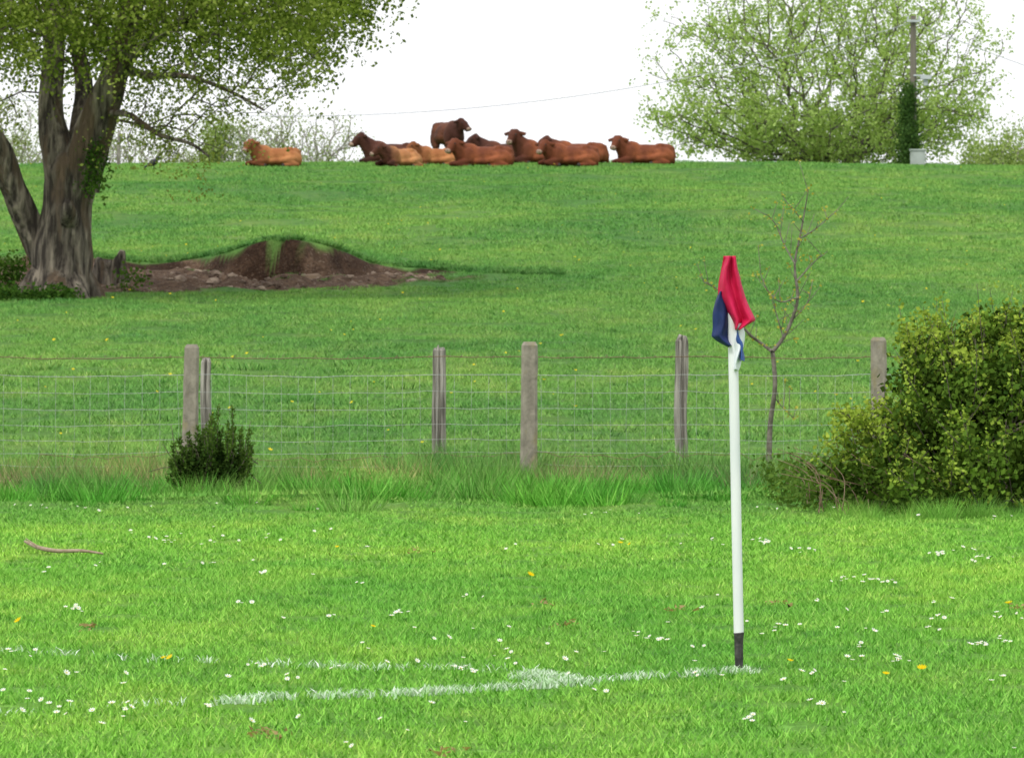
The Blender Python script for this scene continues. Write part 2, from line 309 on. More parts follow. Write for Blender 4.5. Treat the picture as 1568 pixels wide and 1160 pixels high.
# ---------------- tubes / trees
def catmull(pts,rad,sub=4):
    pts=[np.array(p,float) for p in pts]; n=len(pts); out=[];ro=[]
    for i in range(n-1):
        p0=pts[max(i-1,0)];p1=pts[i];p2=pts[i+1];p3=pts[min(i+2,n-1)]
        for s in range(sub):
            t=s/sub; out.append(.5*((2*p1)+(-p0+p2)*t+(2*p0-5*p1+4*p2-p3)*t*t+(-p0+3*p1-3*p2+p3)*t**3)); ro.append(rad[i]*(1-t)+rad[i+1]*t)
    out.append(pts[-1]); ro.append(rad[-1]); return np.array(out),np.array(ro)
def tube(pts,rad,sides=8,sub=4,ridge=0,seed=0,cap=True):
    p,r=catmull(pts,rad,sub); n=len(p); V=[];Fc=[]
    t=np.gradient(p,axis=0); t/=np.linalg.norm(t,axis=1)[:,None]
    ref=np.array([0.31,1,.07]); 
    for i in range(n):
        a=np.cross(t[i],ref); a/=np.linalg.norm(a); b=np.cross(t[i],a)
        for k in range(sides):
            th=k*6.28318/sides; rr=r[i]
            if ridge: rr*=1+ridge*(mn.noise(Vector((math.cos(th)*2.2+seed,math.sin(th)*2.2,i*.12)))+.6*mn.noise(Vector((math.cos(th)*6,math.sin(th)*6+seed,i*.2))))
            V.append(p[i]+(a*math.cos(th)+b*math.sin(th))*rr)
    for i in range(n-1):
        for k in range(sides):
            k2=(k+1)%sides; Fc.append((i*sides+k,i*sides+k2,(i+1)*sides+k2,(i+1)*sides+k))
    if cap:
        V.append(p[-1]); c=len(V)-1
        for k in range(0,sides,1): Fc.append(((n-1)*sides+k,(n-1)*sides+(k+1)%sides,c,c))
    return np.array(V),np.array(Fc)
def fixtri(Fc): return [tuple(dict.fromkeys(f)) for f in Fc.tolist()]
def join(parts):
    V=[];Fc=[];o=0
    for v,f in parts: V.append(v); Fc.append(f+o); o+=len(v)
    return np.concatenate(V),np.concatenate(Fc)
def pymesh(name,V,Fc,mat,parent=None,smooth=True):
    me=bpy.data.meshes.new(name); me.from_pydata([tuple(v) for v in V],[],fixtri(np.asarray(Fc)))
    me.materials.append(mat)
    if smooth:
        for p in me.polygons: p.use_smooth=True
    return link(bpy.data.objects.new(name,me),parent)
def grow(init,ipar,targets,bf=.35,step=.4,jit=.05,sag=.0,r=None):
    r=r or rng
    Pn=np.zeros((len(init)+len(targets)*14,3)); par=[-1]*len(Pn); pl=np.zeros(len(Pn))
    n=0
    for p,q in zip(init,ipar):
        Pn[n]=p; par[n]=q; pl[n]=0 if q<0 else pl[q]+np.linalg.norm(p-Pn[q]); n+=1
    n0=n; tips=[]
    order=np.argsort([np.min(np.linalg.norm(np.array(init)-t,axis=1)) for t in targets])
    for ti in order:
        t=targets[ti]; d=np.linalg.norm(Pn[:n]-t,axis=1); j=int(np.argmin(d+bf*pl[:n])); L=d[j]
        k=min(12,max(1,int(math.ceil(L/step)))); a=Pn[j].copy(); prev=j
        dirp=(a-Pn[par[j]]) if par[j]>=0 else np.array([0,0,1.])
        dirp=dirp/(np.linalg.norm(dirp)+1e-6)*L*.35
        for s in range(1,k+1):
            f=s/k; q=a*(1-f)+t*f+dirp*f*(1-f)*1.3+np.array([0,0,-sag*L])*f*f*(1-f)+(r.normal(0,jit,3) if s<k else 0)
            Pn[n]=q; par[n]=prev; pl[n]=pl[prev]+np.linalg.norm(q-Pn[prev]); prev=n; n+=1
        tips.append(prev)
    return Pn[:n],par[:n],tips,n0
def radii(Pn,par,tip=.005,e=2.3):
    n=len(Pn); acc=np.zeros(n)
    for i in range(n-1,-1,-1):
        if acc[i]==0: acc[i]=tip**e
        if par[i]>=0: acc[par[i]]+=acc[i]
    return acc**(1/e)
def segs(Pn,par,R,start=0,sides=4):
    idx=np.array([i for i in range(start,len(Pn)) if par[i]>=0]); pa=np.array([par[i] for i in idx])
    a=Pn[pa];b=Pn[idx]; ra=np.minimum(R[pa],R[idx]*1.35); rb=R[idx]
    d=b-a; d/=np.linalg.norm(d,axis=1)[:,None]+1e-9; ref=np.where(np.abs(d[:,2:3])<.8,np.array([[0,0,1.]]),np.array([[1.,0,0]]))
    u=np.cross(d,ref); u/=np.linalg.norm(u,axis=1)[:,None]; w=np.cross(d,u); V=[]
    for (c,r) in ((a,ra),(b,rb)):
        for k in range(sides):
            t=k*6.28318/sides; V.append(c+(u*math.cos(t)+w*math.sin(t))*r[:,None])
    V=np.stack(V,1).reshape(-1,3); b0=np.arange(len(idx))[:,None]*2*sides
    Fc=np.concatenate([b0+np.array([[k,(k+1)%sides,sides+(k+1)%sides,sides+k]]) for k in range(sides)])
    return V,Fc
def leaves(centers,n,sigma,size,c_lo,c_hi,seed,flat=1.0,clump=.35,elong=1.6,droop=0,sub=0):
    r=np.random.default_rng(seed); centers=np.asarray(centers)
    if sub:
        centers=np.repeat(centers,sub,0); centers=centers+r.normal(0,sigma,centers.shape); n=max(1,n//sub); sigma=sigma*.33
    m=len(centers); cen=np.repeat(centers,n,0)
    p=cen+r.normal(0,1,(m*n,3))*sigma*np.array([1,1,flat]); N_=m*n
    d=r.normal(0,1,(N_,3)); d[:,2]-=droop; d/=np.linalg.norm(d,axis=1)[:,None]
    q=r.normal(0,1,(N_,3)); s=np.cross(d,q); s/=np.linalg.norm(s,axis=1)[:,None]
    z=size*(.6+.8*r.random(N_))[:,None]
    V=np.stack([p,p+d*z*.5+s*z*.5/elong*1.2,p+d*z,p+d*z*.5-s*z*.5/elong*1.2],1).reshape(-1,3)
    t=np.clip(np.repeat(r.random(m),n)*clump+r.random(N_)*(1-clump),0,1)[:,None]
    c=np.array(c_lo)*(1-t)+np.array(c_hi)*t
    return V,np.arange(N_*4).reshape(-1,4),np.repeat(c,4,0)
def leafobj(name,L,parent,mat=None): return mk(name,L[0],L[1],mat or M_leaf,L[2],parent=parent)
def inpoly(u,v,poly):
    c=False; j=len(poly)-1
    for i in range(len(poly)):
        if (poly[i][1]>v)!=(poly[j][1]>v) and u<(poly[j][0]-poly[i][0])*(v-poly[i][1])/(poly[j][1]-poly[i][1])+poly[i][0]: c=not c
        j=i
    return c
# ---- big oak left
TY=85.0
def T(u,v,dy=0): 
    p=P(u,v,TY); p[1]+=dy; return p
tree=empty('oak_tree'); px1=TY/F*.87
limbs=[([(92,486),(93,465),(94,430),(98,380),(104,320),(110,265),(112,235)],[74,60,52,47,44,44,34],[0]*7),
 ([(98,285),(90,235),(78,180),(78,100),(82,30),(74,-60),(50,-180)],[34,30,22,19,17,14,8],[0,0,.1,.3,.5,.8,1]),
 ([(118,285),(132,240),(152,190),(176,120),(200,45),(216,-50),(250,-190)],[38,36,32,25,22,17,8],[0,-.1,-.2,-.4,-.5,-.8,-1]),
 ([(112,250),(118,200),(122,130),(106,50),(96,-30),(130,-160)],[24,18,15,12,10,6],[.3,.5,.9,1.3,1.5,2]),
 ([(78,420),(52,360),(24,295),(4,240),(-30,180),(-90,60),(-140,-80)],[26,25,23,24,22,16,10],[.1,.2,0,-.2,-.4,-.6,-.8]),
 ([(168,150),(205,95),(262,55),(330,20),(400,-30),(450,-90)],[14,10,8,6,4,3],[-.3,-.8,-1.3,-1.6,-2,-2]),
 ([(182,100),(235,120),(300,125),(365,150),(415,178)],[8,6,4,3,2],[-.4,-1.0,-1.6,-2,-2.3]),
 ([(160,175),(205,180),(250,210),(300,225),(330,245)],[8,5,4,3,2],[-.3,-.9,-1.3,-1.6,-1.8]),
]
parts=[];init=[];ipar=[]
for li,(pp,rr,dd) in enumerate(limbs):
    pts=[T(u,v,d) for (u,v),d in zip(pp,dd)]
    parts.append(tube(pts,[r*px1 for r in rr],28 if li<5 else 10,7,.17,li*5.3))
    cp,_=catmull(pts,rr,3)
    st=0 if li==0 else 3
    for k,c in enumerate(cp[st:]):
        init.append(c); ipar.append(-1 if k==0 else len(init)-2)
for a0,l0 in ((42,-.2),(142,.3),(65,.5),(118,-.6),(92,-.8)):
    parts.append(tube([T(94+(a0-94)*.5,425,l0*.3),T(a0,455,l0*.7),T(a0+(a0-94)*.35,478,l0*1.2)],[.26,.22,.10],10,4,.15,a0))
parts.append(tube([T(108,340,-.35),T(110,322,-.62),T(111,308,-.66)],[.16,.12,.05],10,4,.3,3))
V,Fc=join(parts); pymesh('trunk',V,Fc,M_bark,tree)
poly=[(-120,-160),(640,-160),(585,-10),(560,25),(520,60),(505,100),(480,140),(440,165),(420,185),(365,205),(340,255),(290,250),(215,262),(200,190),(150,110),(60,120),(40,190),(-60,230),(-120,230)]
tg=[]
while len(tg)<1120:
    u=rng.uniform(-120,640); v=rng.uniform(-160,265)
    if not inpoly(u,v,poly): continue
    dy=rng.uniform(-4,4)*(1 if v<150 else .6)
    w=mn.noise(Vector((u/80,v/42,dy*.5)))+.5*mn.noise(Vector((u/30,v/20,dy+4)))
    dens=.30-.0014*max(v,0)+(.20 if v<50 else 0)+(.15 if u<330 and v<80 else 0)+(.06 if u>380 else 0)
    if w+rng.uniform(-.1,.1)>dens-.14: continue
    tg.append(T(u,v,dy))
tg=np.array(tg)
Pn,par,tips,n0=grow(init,ipar,tg,.3,.4,.05,sag=-.12)
R=radii(Pn,par,.006,2.25); R=np.minimum(R,.10)
V,Fc=segs(Pn,par,R,n0,5); mk('branches',V,Fc,M_twig,parent=tree)
low=tg[:,2]<CH+(VH-120)*TY/F
leafobj('leaves',leaves(tg[~low],56,.25,.066,(.12,.18,.03),(.38,.46,.10),11,.75,.6,droop=.4,sub=7),tree)
leafobj('lower_leaves',leaves(tg[low],42,.25,.056,(.14,.19,.04),(.40,.47,.12),17,.75,.6,droop=.4,sub=6),tree)
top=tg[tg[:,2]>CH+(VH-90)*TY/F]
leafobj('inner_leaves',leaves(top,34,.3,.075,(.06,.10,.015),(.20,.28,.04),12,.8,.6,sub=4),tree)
iv=np.array([T(rng.uniform(-30,112),rng.uniform(450,474),-1.1+rng.normal(0,.25)) for _ in range(150)])
ivy=empty('ivy_undergrowth')
leafobj('leaves',leaves(iv,40,.12,.07,(.02,.06,.012),(.09,.19,.03),13,.6),ivy)
iv2=np.array([T(148+rng.normal(0,5),rng.uniform(225,295),-.45+rng.normal(0,.1)) for _ in range(26)]+[T(rng.uniform(-20,30),rng.uniform(400,440),.6) for _ in range(40)]+[T(rng.uniform(172,196),rng.uniform(410,440),2.2) for _ in range(8)])
leafobj('climbing_leaves',leaves(iv2,26,.11,.06,(.03,.075,.015),(.11,.21,.035),14),ivy)
st=empty('tree_stump'); V,Fc=join([tube([P(u,452,88.6),P(u+du*.3,415,88.6),P(u+du,tv,88.5)],[.24,.17,.05],12,4,.6,u) for u,du,tv in ((160,-10,396),(176,12,384),(168,2,404))]); pymesh('stump_wood',V,Fc,M_bark,st)
# stones
bm=bmesh.new()
def lump(c,r,seed,sq=(1,1,.65)):
    g=bmesh.ops.create_icosphere(bm,subdivisions=2,radius=1)
    for v in g['verts']:
        d=v.co.normalized(); k=r*(1+.45*mn.noise(d*1.6+Vector((seed,0,0)))+.2*mn.noise(d*4+Vector((seed,0,0))))
        v.co=Vector((c[0]+d.x*k*sq[0],c[1]+d.y*k*sq[1],c[2]+d.z*k*sq[2]))
for j in range(640):
    x=rng.uniform(-8.8,-1.2); y=rng.uniform(85.5,95.5)
    if soil(x,y)>.6 and y<scarp_y(x)-.3: lump((x,y,float(H(x,y))+.01),rng.uniform(.02,.065)*(2.0 if rng.random()<.1 else 1),j)
me=bpy.data.meshes.new('stones'); bm.to_mesh(me); bm.free(); me.materials.append(basic('stone_mat',(.08,.05,.035),(.30,.23,.17),1.7,.9,lo=.4,hi=.6)); link(bpy.data.objects.new('stones',me))
bm=bmesh.new()
g=P(470,412,92.2); lump((g[0],g[1],float(H(g[0],g[1]))+.10),.30,5,(1.2,.7,.55))
me=bpy.data.meshes.new('boulder'); bm.to_mesh(me); bm.free(); me.materials.append(basic('boulder_mat',(.10,.07,.045),(.21,.15,.10),5,.9)); link(bpy.data.objects.new('boulder',me))
# ---- trees by dome
def dometree(name,u0,y0,halfw,height,stems,nt,leafn,lsig,lsize,clo,chi,seed,hollow=.35,tip=.006,low=.0,depth=None,twig=M_twig,stemr=.12,czf=.42,sub=0,thr=.16,fr=.75):
    r=np.random.default_rng(seed); e=empty(name); bx=(u0-784)*y0/F; bz=float(H(bx,y0)); dep=depth or halfw
    init=[];ipar=[]
    for s in range(stems):
        a=r.random()*6.28; q=.15+halfw*.10*r.random(); p=np.array([bx+math.cos(a)*q*(1.3 if stems>1 else 0),y0+math.sin(a)*q*(1 if stems>1 else 0),bz-.2])
        init.append(p); ipar.append(-1); 
        d=np.array([math.cos(a)*.6,math.sin(a)*.6,1])*(1 if stems>1 else np.array([0.1,.1,1]))
        for k in range(4): init.append(init[-1]+d*height*.035+r.normal(0,.03,3)); ipar.append(len(init)-2)
    cz=height*czf; tg=[]
    while len(tg)<nt:
        d=r.normal(0,1,3); d/=np.linalg.norm(d); rad=(hollow+(1-hollow)*r.random()**.6)
        k=1+.22*mn.noise(Vector(d*2.6)+Vector((seed,0,0)))
        z=cz+d[2]*rad*k*((height-cz) if d[2]>0 else cz*(1-low))
        p=np.array([bx+d[0]*halfw*rad*k,y0+d[1]*dep*rad*k,bz+max(z,.25)])
        if mn.noise(Vector((p[0]*fr,p[1]*fr,p[2]*fr))+Vector((seed,3,1)))>thr: continue
        tg.append(p)
    tg=np.array(tg); Pn,par,tips,n0=grow(init,ipar,tg,.5,height*.07,height*.008,r=r)
    R=radii(Pn,par,tip,2.2); R=np.minimum(R,stemr); V,Fc=segs(Pn,par,R,0,5); mk('branches',V,Fc,twig,parent=e)
    if leafn: leafobj('leaves',leaves(tg,leafn,lsig,lsize,clo,chi,seed,1.2,.5,sub=sub),e)
    return e
M_twig2=basic('field_tree_bark_mat',(.08,.075,.055),(.18,.165,.12),3,.9,bump=0)
dometree('field_maple_tree',1262,177,6.1,7.6,11,2000,34,.24,.105,(.22,.35,.08),(.48,.62,.2),21,.3,.0115,.0,twig=M_twig2,stemr=.13,czf=.27,sub=5,thr=.07,fr=.9)
M_haze=basic('distant_twig_mat',(.22,.20,.17),(.32,.30,.26),3,.9,bump=0)
for k,(u,hh,w,lf) in enumerate([(372,3.7,1.3,10),(440,4.5,1.9,7),(515,4.2,1.7,6),(30,5.2,2.6,14),(135,4.6,2.4,8),(225,4.4,2.0,8),(300,4.6,1.8,8),(-60,5,3,12)]):
    dometree('distant_tree',u,228+k*2,w,hh,3,380,lf,.2,.11,(.24,.31,.15),(.42,.49,.25),40+k,.1,.015,.1,twig=M_haze,stemr=.07)
for k,(u,hh,w) in enumerate([(1548,3.6,1.6),(1600,3.8,2),(1500,3.2,1.0),(335,3.9,1.0)]):
    dometree('distant_shrub',u,222+k*2,w,hh,4,260,20,.2,.12,(.2,.3,.08),(.4,.5,.18),60+k,.1,.010,.1,twig=M_haze,stemr=.06)
# ---- utility poles and wires
YP=170.
def upole(name,u,vt,full=True):
    e=empty(name); top=P(u,vt,YP); bx=top[0]; bz=float(H(bx,YP)); 
    V,Fc=tube([(bx,YP,bz-.3),(bx,YP,(bz+top[2])/2),(bx,YP,top[2]+.2)],[.12,.11,.095],12,4); pymesh('pole_shaft',V,Fc,basic('pole_wood_mat',(.11,.10,.08),(.2,.18,.15),6,.9,(1,1,.1)),e)
    bm=bmesh.new()
    def bx_(c,s): 
        m=Matrix.Translation(c)@Matrix.Diagonal((*s,1)); bmesh.ops.create_cube(bm,size=1,matrix=m)
    bx_((bx,YP-.15,top[2]+.02),(.44,.08,.08)); bx_((bx-.18,YP-.15,top[2]+.12),(.05,.05,.12)); bx_((bx+.18,YP-.15,top[2]+.12),(.05,.05,.12))
    if full:
        bx_((bx+.4,YP-.1,P(0,119,YP)[2]),(.36,.3,.13)); bx_((bx+.2,YP-.1,P(0,116,YP)[2]),(.4,.05,.05))
        bx_((bx+.4,YP-.1,P(0,127,YP)[2]),(.14,.14,.2))
    bmesh.ops.bevel(bm,geom=bm.edges[:],offset=.012,segments=1)
    me=bpy.data.meshes.new('fittings'); bm.to_mesh(me); bm.free(); me.materials.append(basic('fitting_mat',(.45,.48,.51),(.55,.58,.61),4,.5)); link(bpy.data.objects.new('fittings',me),e)
    return e
up=upole('utility_pole',1398,34); upole('utility_pole',-320,90,False)
wires=[]
us=np.linspace(-320,1400,40); wires.append(tube([P(u,178.3-.5*.00031*(u-436)**2,YP) for u in us],[.012]*40,4,1))
us=np.linspace(1400,1900,14); wires.append(tube([P(u,35+(u-1400)*.42-(u-1400)**2*.00018,YP+(u-1400)*.01) for u in us],[.012]*14,4,1))
V,Fc=join(wires); pymesh('overhead_wire',V,Fc,basic('cable_mat',(.45,.46,.5),(.5,.51,.54),3,.7,bump=0))
pi=[]
for k in range(220):
    v=135+127*rng.random()**.8; w=(2+12*((v-135)/125)); pi.append(P(1391+rng.normal(0,w*.5),v,YP-.15+rng.normal(0,.25)))
iv=empty('ivy'); leafobj('leaves',leaves(np.array(pi),30,.13,.09,(.03,.07,.02),(.10,.19,.05),15),iv)
bm=bmesh.new(); cy=167.5; c=P(1405,235,cy); bz=float(H(c[0],cy)); bmesh.ops.create_cube(bm,size=1,matrix=Matrix.Translation((c[0],cy,bz+.25))@Matrix.Diagonal((.46,.4,.5,1)))
bmesh.ops.create_cube(bm,size=1,matrix=Matrix.Translation((c[0],cy,bz+.53))@Matrix.Diagonal((.52,.48,.05,1))); bmesh.ops.create_cube(bm,size=1,matrix=Matrix.Translation((c[0],cy-.21,bz+.26))@Matrix.Diagonal((.34,.02,.4,1)))
bmesh.ops.bevel(bm,geom=bm.edges[:],offset=.01,segments=2)
me=bpy.data.meshes.new('utility_cabinet'); bm.to_mesh(me); bm.free(); me.materials.append(basic('cabinet_mat',(.34,.38,.36),(.42,.46,.45),3,.7)); link(bpy.data.objects.new('utility_cabinet',me))
# ---------------- fence
fence=empty('wire_fence')
def boxpost(name,u,y,vt,w,d,mat,tilt=0,seed=0,wood=False):
    top=P(u,vt,y); x0=top[0]; zb=float(H(x0,y))-.15; n=18; V=[];Fc=[]
    shape=[(-1,-.7),(-.7,-1),(-.1,-1),(.05,-.72 if wood else -1),(.2,-1),(.7,-1),(1,-.7),(1,.7),(.7,1),(-.7,1),(-1,.7)]; ns=len(shape)
    for i in range(n):
        f=i/(n-1); z=zb+(top[2]-zb)*f; sc=(1.1-.12*f)
        if i==n-1: sc*=.72
        if i==n-2: z=top[2]-.03; sc=.98
        for k,(a,b) in enumerate(shape):
            nz=mn.noise(Vector((a*2+seed,b*2,z*(2 if wood else 6))))*(.16 if wood else .08)
            zz=z+(mn.noise(Vector((a*3,b*3,seed)))*.07 if wood and i==n-1 else 0)
            V.append((x0+a*w/2*(sc+nz)+tilt*(z-top[2])+(mn.noise(Vector((z*2,seed,0)))*.02 if wood else 0),y+b*d/2*(sc+nz),zz))
    for i in range(n-1):
        for k in range(ns): Fc.append((i*ns+k,i*ns+(k+1)%ns,(i+1)*ns+(k+1)%ns,(i+1)*ns+k))
    me=bpy.data.meshes.new(name); me.from_pydata(V,[],Fc+[tuple(range((n-1)*ns,n*ns))]); me.materials.append(mat)
    return link(bpy.data.objects.new(name,me),fence)
posts=[(294,44.5,527,.125,.12,M_conc,0.02,0),(316,46,549,.09,.09,M_wood,.0,1),(672,46.3,531,.115,.10,M_wood,-.012,1),(811,43.5,523,.135,.12,M_conc,.008,0),(1046,46,517,.11,.1,M_wood,.02,1),(1345,44.2,516,.13,.12,M_conc,-.01,0),(1640,44.4,520,.13,.12,M_conc,0,0),(-60,44.6,528,.13,.12,M_conc,0,0),(-300,44.6,528,.13,.12,M_conc,0,0)]
for k,(u,y,vt,w,d,m,t,wd) in enumerate(posts): boxpost('wooden_post' if wd else 'concrete_post',u,y,vt,w,d,m,t,k*3.1,bool(wd))
FY=44.9
def wire(zf,u0,u1,r,y=FY,sagk=.02,seed=0,jit=.004):
    us=np.linspace(u0,u1,60); pu=np.array([-300,-60,294,672,811,1046,1345,1640])
    pts=[]
    for u in us:
        j=np.searchsorted(pu,u)-1; j=min(max(j,0),len(pu)-2); f=(u-pu[j])/(pu[j+1]-pu[j]); L=(pu[j+1]-pu[j])/176
        x=(u-784)*y/F; pts.append((x,y+rng.normal(0,.003),zf-4*sagk*L*f*(1-f)*.5+rng.normal(0,jit)))
    return tube(pts,[r]*60,4,1)
parts=[wire(z,-300,1640,.0017 if z<.9 else .0025) for z in (.93,.78,.64,.5,.37,.26,.15)]
for x in np.arange(-5.9,4.8,.15):
    parts.append(tube([(x,FY,.1),(x+rng.normal(0,.006),FY+rng.normal(0,.006),.5),(x,FY,.92)],[.0011]*3,3,1))
V,Fc=join(parts); pymesh('netting',V,Fc,M_wire,fence)
parts=[wire(1.085,-300,1640,.0038,seed=2),wire(.27,60,1300,.0028,y=44.2,sagk=.05,jit=.02)]
for x in np.arange(-5.9,4.8,.14): 
    for a in (0,1.6): parts.append(tube([(x-.012,FY-.012*math.cos(a),1.075+rng.normal(0,.008)),(x+.012,FY+.012*math.cos(a),1.095)],[.0016]*2,3,1))
V,Fc=join(parts); pymesh('barbed_wire',V,Fc,M_rust,fence)
# ---------------- corner flag
flag=empty('corner_flag'); FYd=20.05
def Q(u,v,d=0): 
    p=P(u,v,FYd); p[1]+=d; return p
V,Fc=tube([Q(1131.5,972),Q(1127,760),Q(1123,560),Q(1118.5,410),Q(1117.5,400)],[.0195,.0195,.0192,.017,.009],20,4); pymesh('pole',V,Fc,M_white,flag)
V,Fc=tube([Q(1132,1036),Q(1132,1015),Q(1131.5,985),Q(1131.5,978),Q(1131.5,970),Q(1131.4,968)],[.014,.016,.0175,.0185,.021,.0205],16,3,.08); pymesh('base_spring',V,Fc,M_dark,flag)
def cloth(name,rows,mat,folds,amp,ph,nu=34,dback=0):
    vs=np.array([r[0] for r in rows]); le=np.array([r[1] for r in rows]); ri=np.array([r[2] for r in rows])
    vv=np.linspace(vs[0],vs[-1],44); V=[]
    for j,v in enumerate(vv):
        l=np.interp(v,vs,le); r=np.interp(v,vs,ri); f=(v-vs[0])/(vs[-1]-vs[0])
        for k in range(nu):
            s=k/(nu-1); u=l+(r-l)*s
            a=math.sin(s*folds*3.14159+ph+f*1.8)*amp*(.35+f)+.3*amp*math.sin(s*11+f*7+ph)
            edge=-.028*math.sin(s*3.14159)
            V.append(Q(u+1.2*math.sin(f*9+s*5+ph),v+1.0*math.sin(s*9+ph)*f,edge+a+dback))
    Fc=[(j*nu+k,j*nu+k+1,(j+1)*nu+k+1,(j+1)*nu+k) for j in range(43) for k in range(nu-1)]
    o=pymesh(name,np.array(V),np.array(Fc),mat,flag); m=o.modifiers.new('t','SOLIDIFY'); m.thickness=.0015; return o
def clothmat(name,c,c2):
    return basic(name,c,c2,30,.65,(1,1,.5),.15)
M_red=clothmat('red_cloth_mat',(.5,.006,.05),(.66,.01,.09)); M_navy=clothmat('navy_cloth_mat',(.008,.02,.09),(.015,.032,.14)); M_wc=clothmat('white_cloth_mat',(.72,.78,.85),(.82,.85,.9)); M_bl=clothmat('blue_cloth_mat',(.03,.08,.3),(.05,.11,.36))
cloth('red_panel',[(392,1107,1127),(398,1106,1127),(412,1103,1128),(435,1101,1134),(455,1101,1142),(470,1106,1148),(484,1113,1154),(490,1117,1156),(496,1122,1145),(504,1126,1131)],M_red,3.6,.026,.3,dback=-.014)
cloth('navy_panel',[(446,1100,1108),(460,1096,1112),(480,1093,1120),(500,1091,1127),(514,1089,1128),(521,1098,1128),(527,1110,1126),(530,1116,1124)],M_navy,2.2,.014,1.3,dback=.004)
cloth('white_panel',[(495,1122,1137),(510,1124,1139),(530,1122,1139),(548,1121,1136),(558,1122,1133),(566,1124,1130)],M_wc,2.0,.008,.6,dback=-.006)
cloth('blue_edge',[(505,1126,1131),(518,1126,1134),(530,1129,1138),(545,1132,1139),(552,1134,1138)],M_bl,1.5,.004,.2,12,dback=-.016)
# ---------------- fallen stick
pts=[]
for u,v in [(38,829),(60,838),(90,842),(125,843),(157,845)]:
    g=G(u,v,.03); pts.append((g[0],g[1],float(H(*g))+.03+rng.normal(0,.004)))
V,Fc=join([tube(pts,[.008,.013,.012,.011,.006],8,4,.2),tube([pts[1],(pts[1][0]-.09,pts[1][1]+.1,.08)],[.008,.003],6,2)])
pymesh('fallen_stick',V,Fc,basic('stick_mat',(.26,.19,.13),(.42,.33,.25),14,.9))
# ---------------- sapling
sap=empty('sapling_tree'); SY=45.
def W(u,v,dy=0): 
    p=P(u,v,SY); p[1]+=dy; return p
br=[([(1176,752),(1179,710),(1182,650),(1187,590),(1183,535)],[5,4.4,3.6,3.2,3.2]),
([(1183,538),(1168,526),(1148,512),(1132,490),(1112,455),(1096,440),(1078,432)],[2.6,2.2,1.9,1.6,1.3,1,.6]),
([(1183,538),(1200,517),(1212,490),(1222,455),(1218,405),(1228,355),(1240,292)],[3,2.7,2.4,2.2,1.8,1.3,.6]),
([(1218,405),(1200,375),(1190,345),(1176,330)],[1.2,1,.8,.5]),([(1222,455),(1195,462),(1176,445),(1166,420)],[1.3,1,.8,.5]),
([(1220,430),(1243,405),(1258,390)],[1.1,.8,.5]),([(1226,365),(1250,350),(1282,322)],[1,.8,.5]),([(1232,340),(1215,322),(1205,310)],[.8,.6,.4]),
([(1200,517),(1190,490),(1184,465)],[1.1,.8,.4]),([(1212,490),(1235,465),(1244,440)],[1,.7,.4]),([(1186,610),(1200,625),(1216,640)],[.9,.6,.4]),([(1132,490),(1128,465),(1118,430)],[.8,.6,.4])]
parts=[];bud=[]
for pp,rr in br:
    pts=[W(u+rng.normal(0,.8),v,rng.normal(0,.03)+(0 if k==0 else .02*k)) for k,(u,v) in enumerate(pp)]
    parts.append(tube(pts,[max(r*.0057*1.1,.0035) for r in rr],7,4))
    if len(parts)>1:
        c,_=catmull(pts,rr,4)
        for q in c[2::2]:
            bud.append(q)
            d=rng.normal(0,.05,3); d[2]=abs(d[2])+.03; parts.append(tube([q,q+d,q+d*1.9+np.array([0,0,.01])],[.0035,.003,.002],4,1)); 
            if rng.random()<.8: bud.append(q+d*1.9)
V,Fc=join(parts); pymesh('stem',V,Fc,basic('sapling_bark_mat',(.10,.09,.07),(.22,.2,.16),14,.9,bump=.2),sap)
leafobj('buds',leaves(np.array(bud),4,.014,.026,(.3,.3,.05),(.5,.48,.1),31),sap)
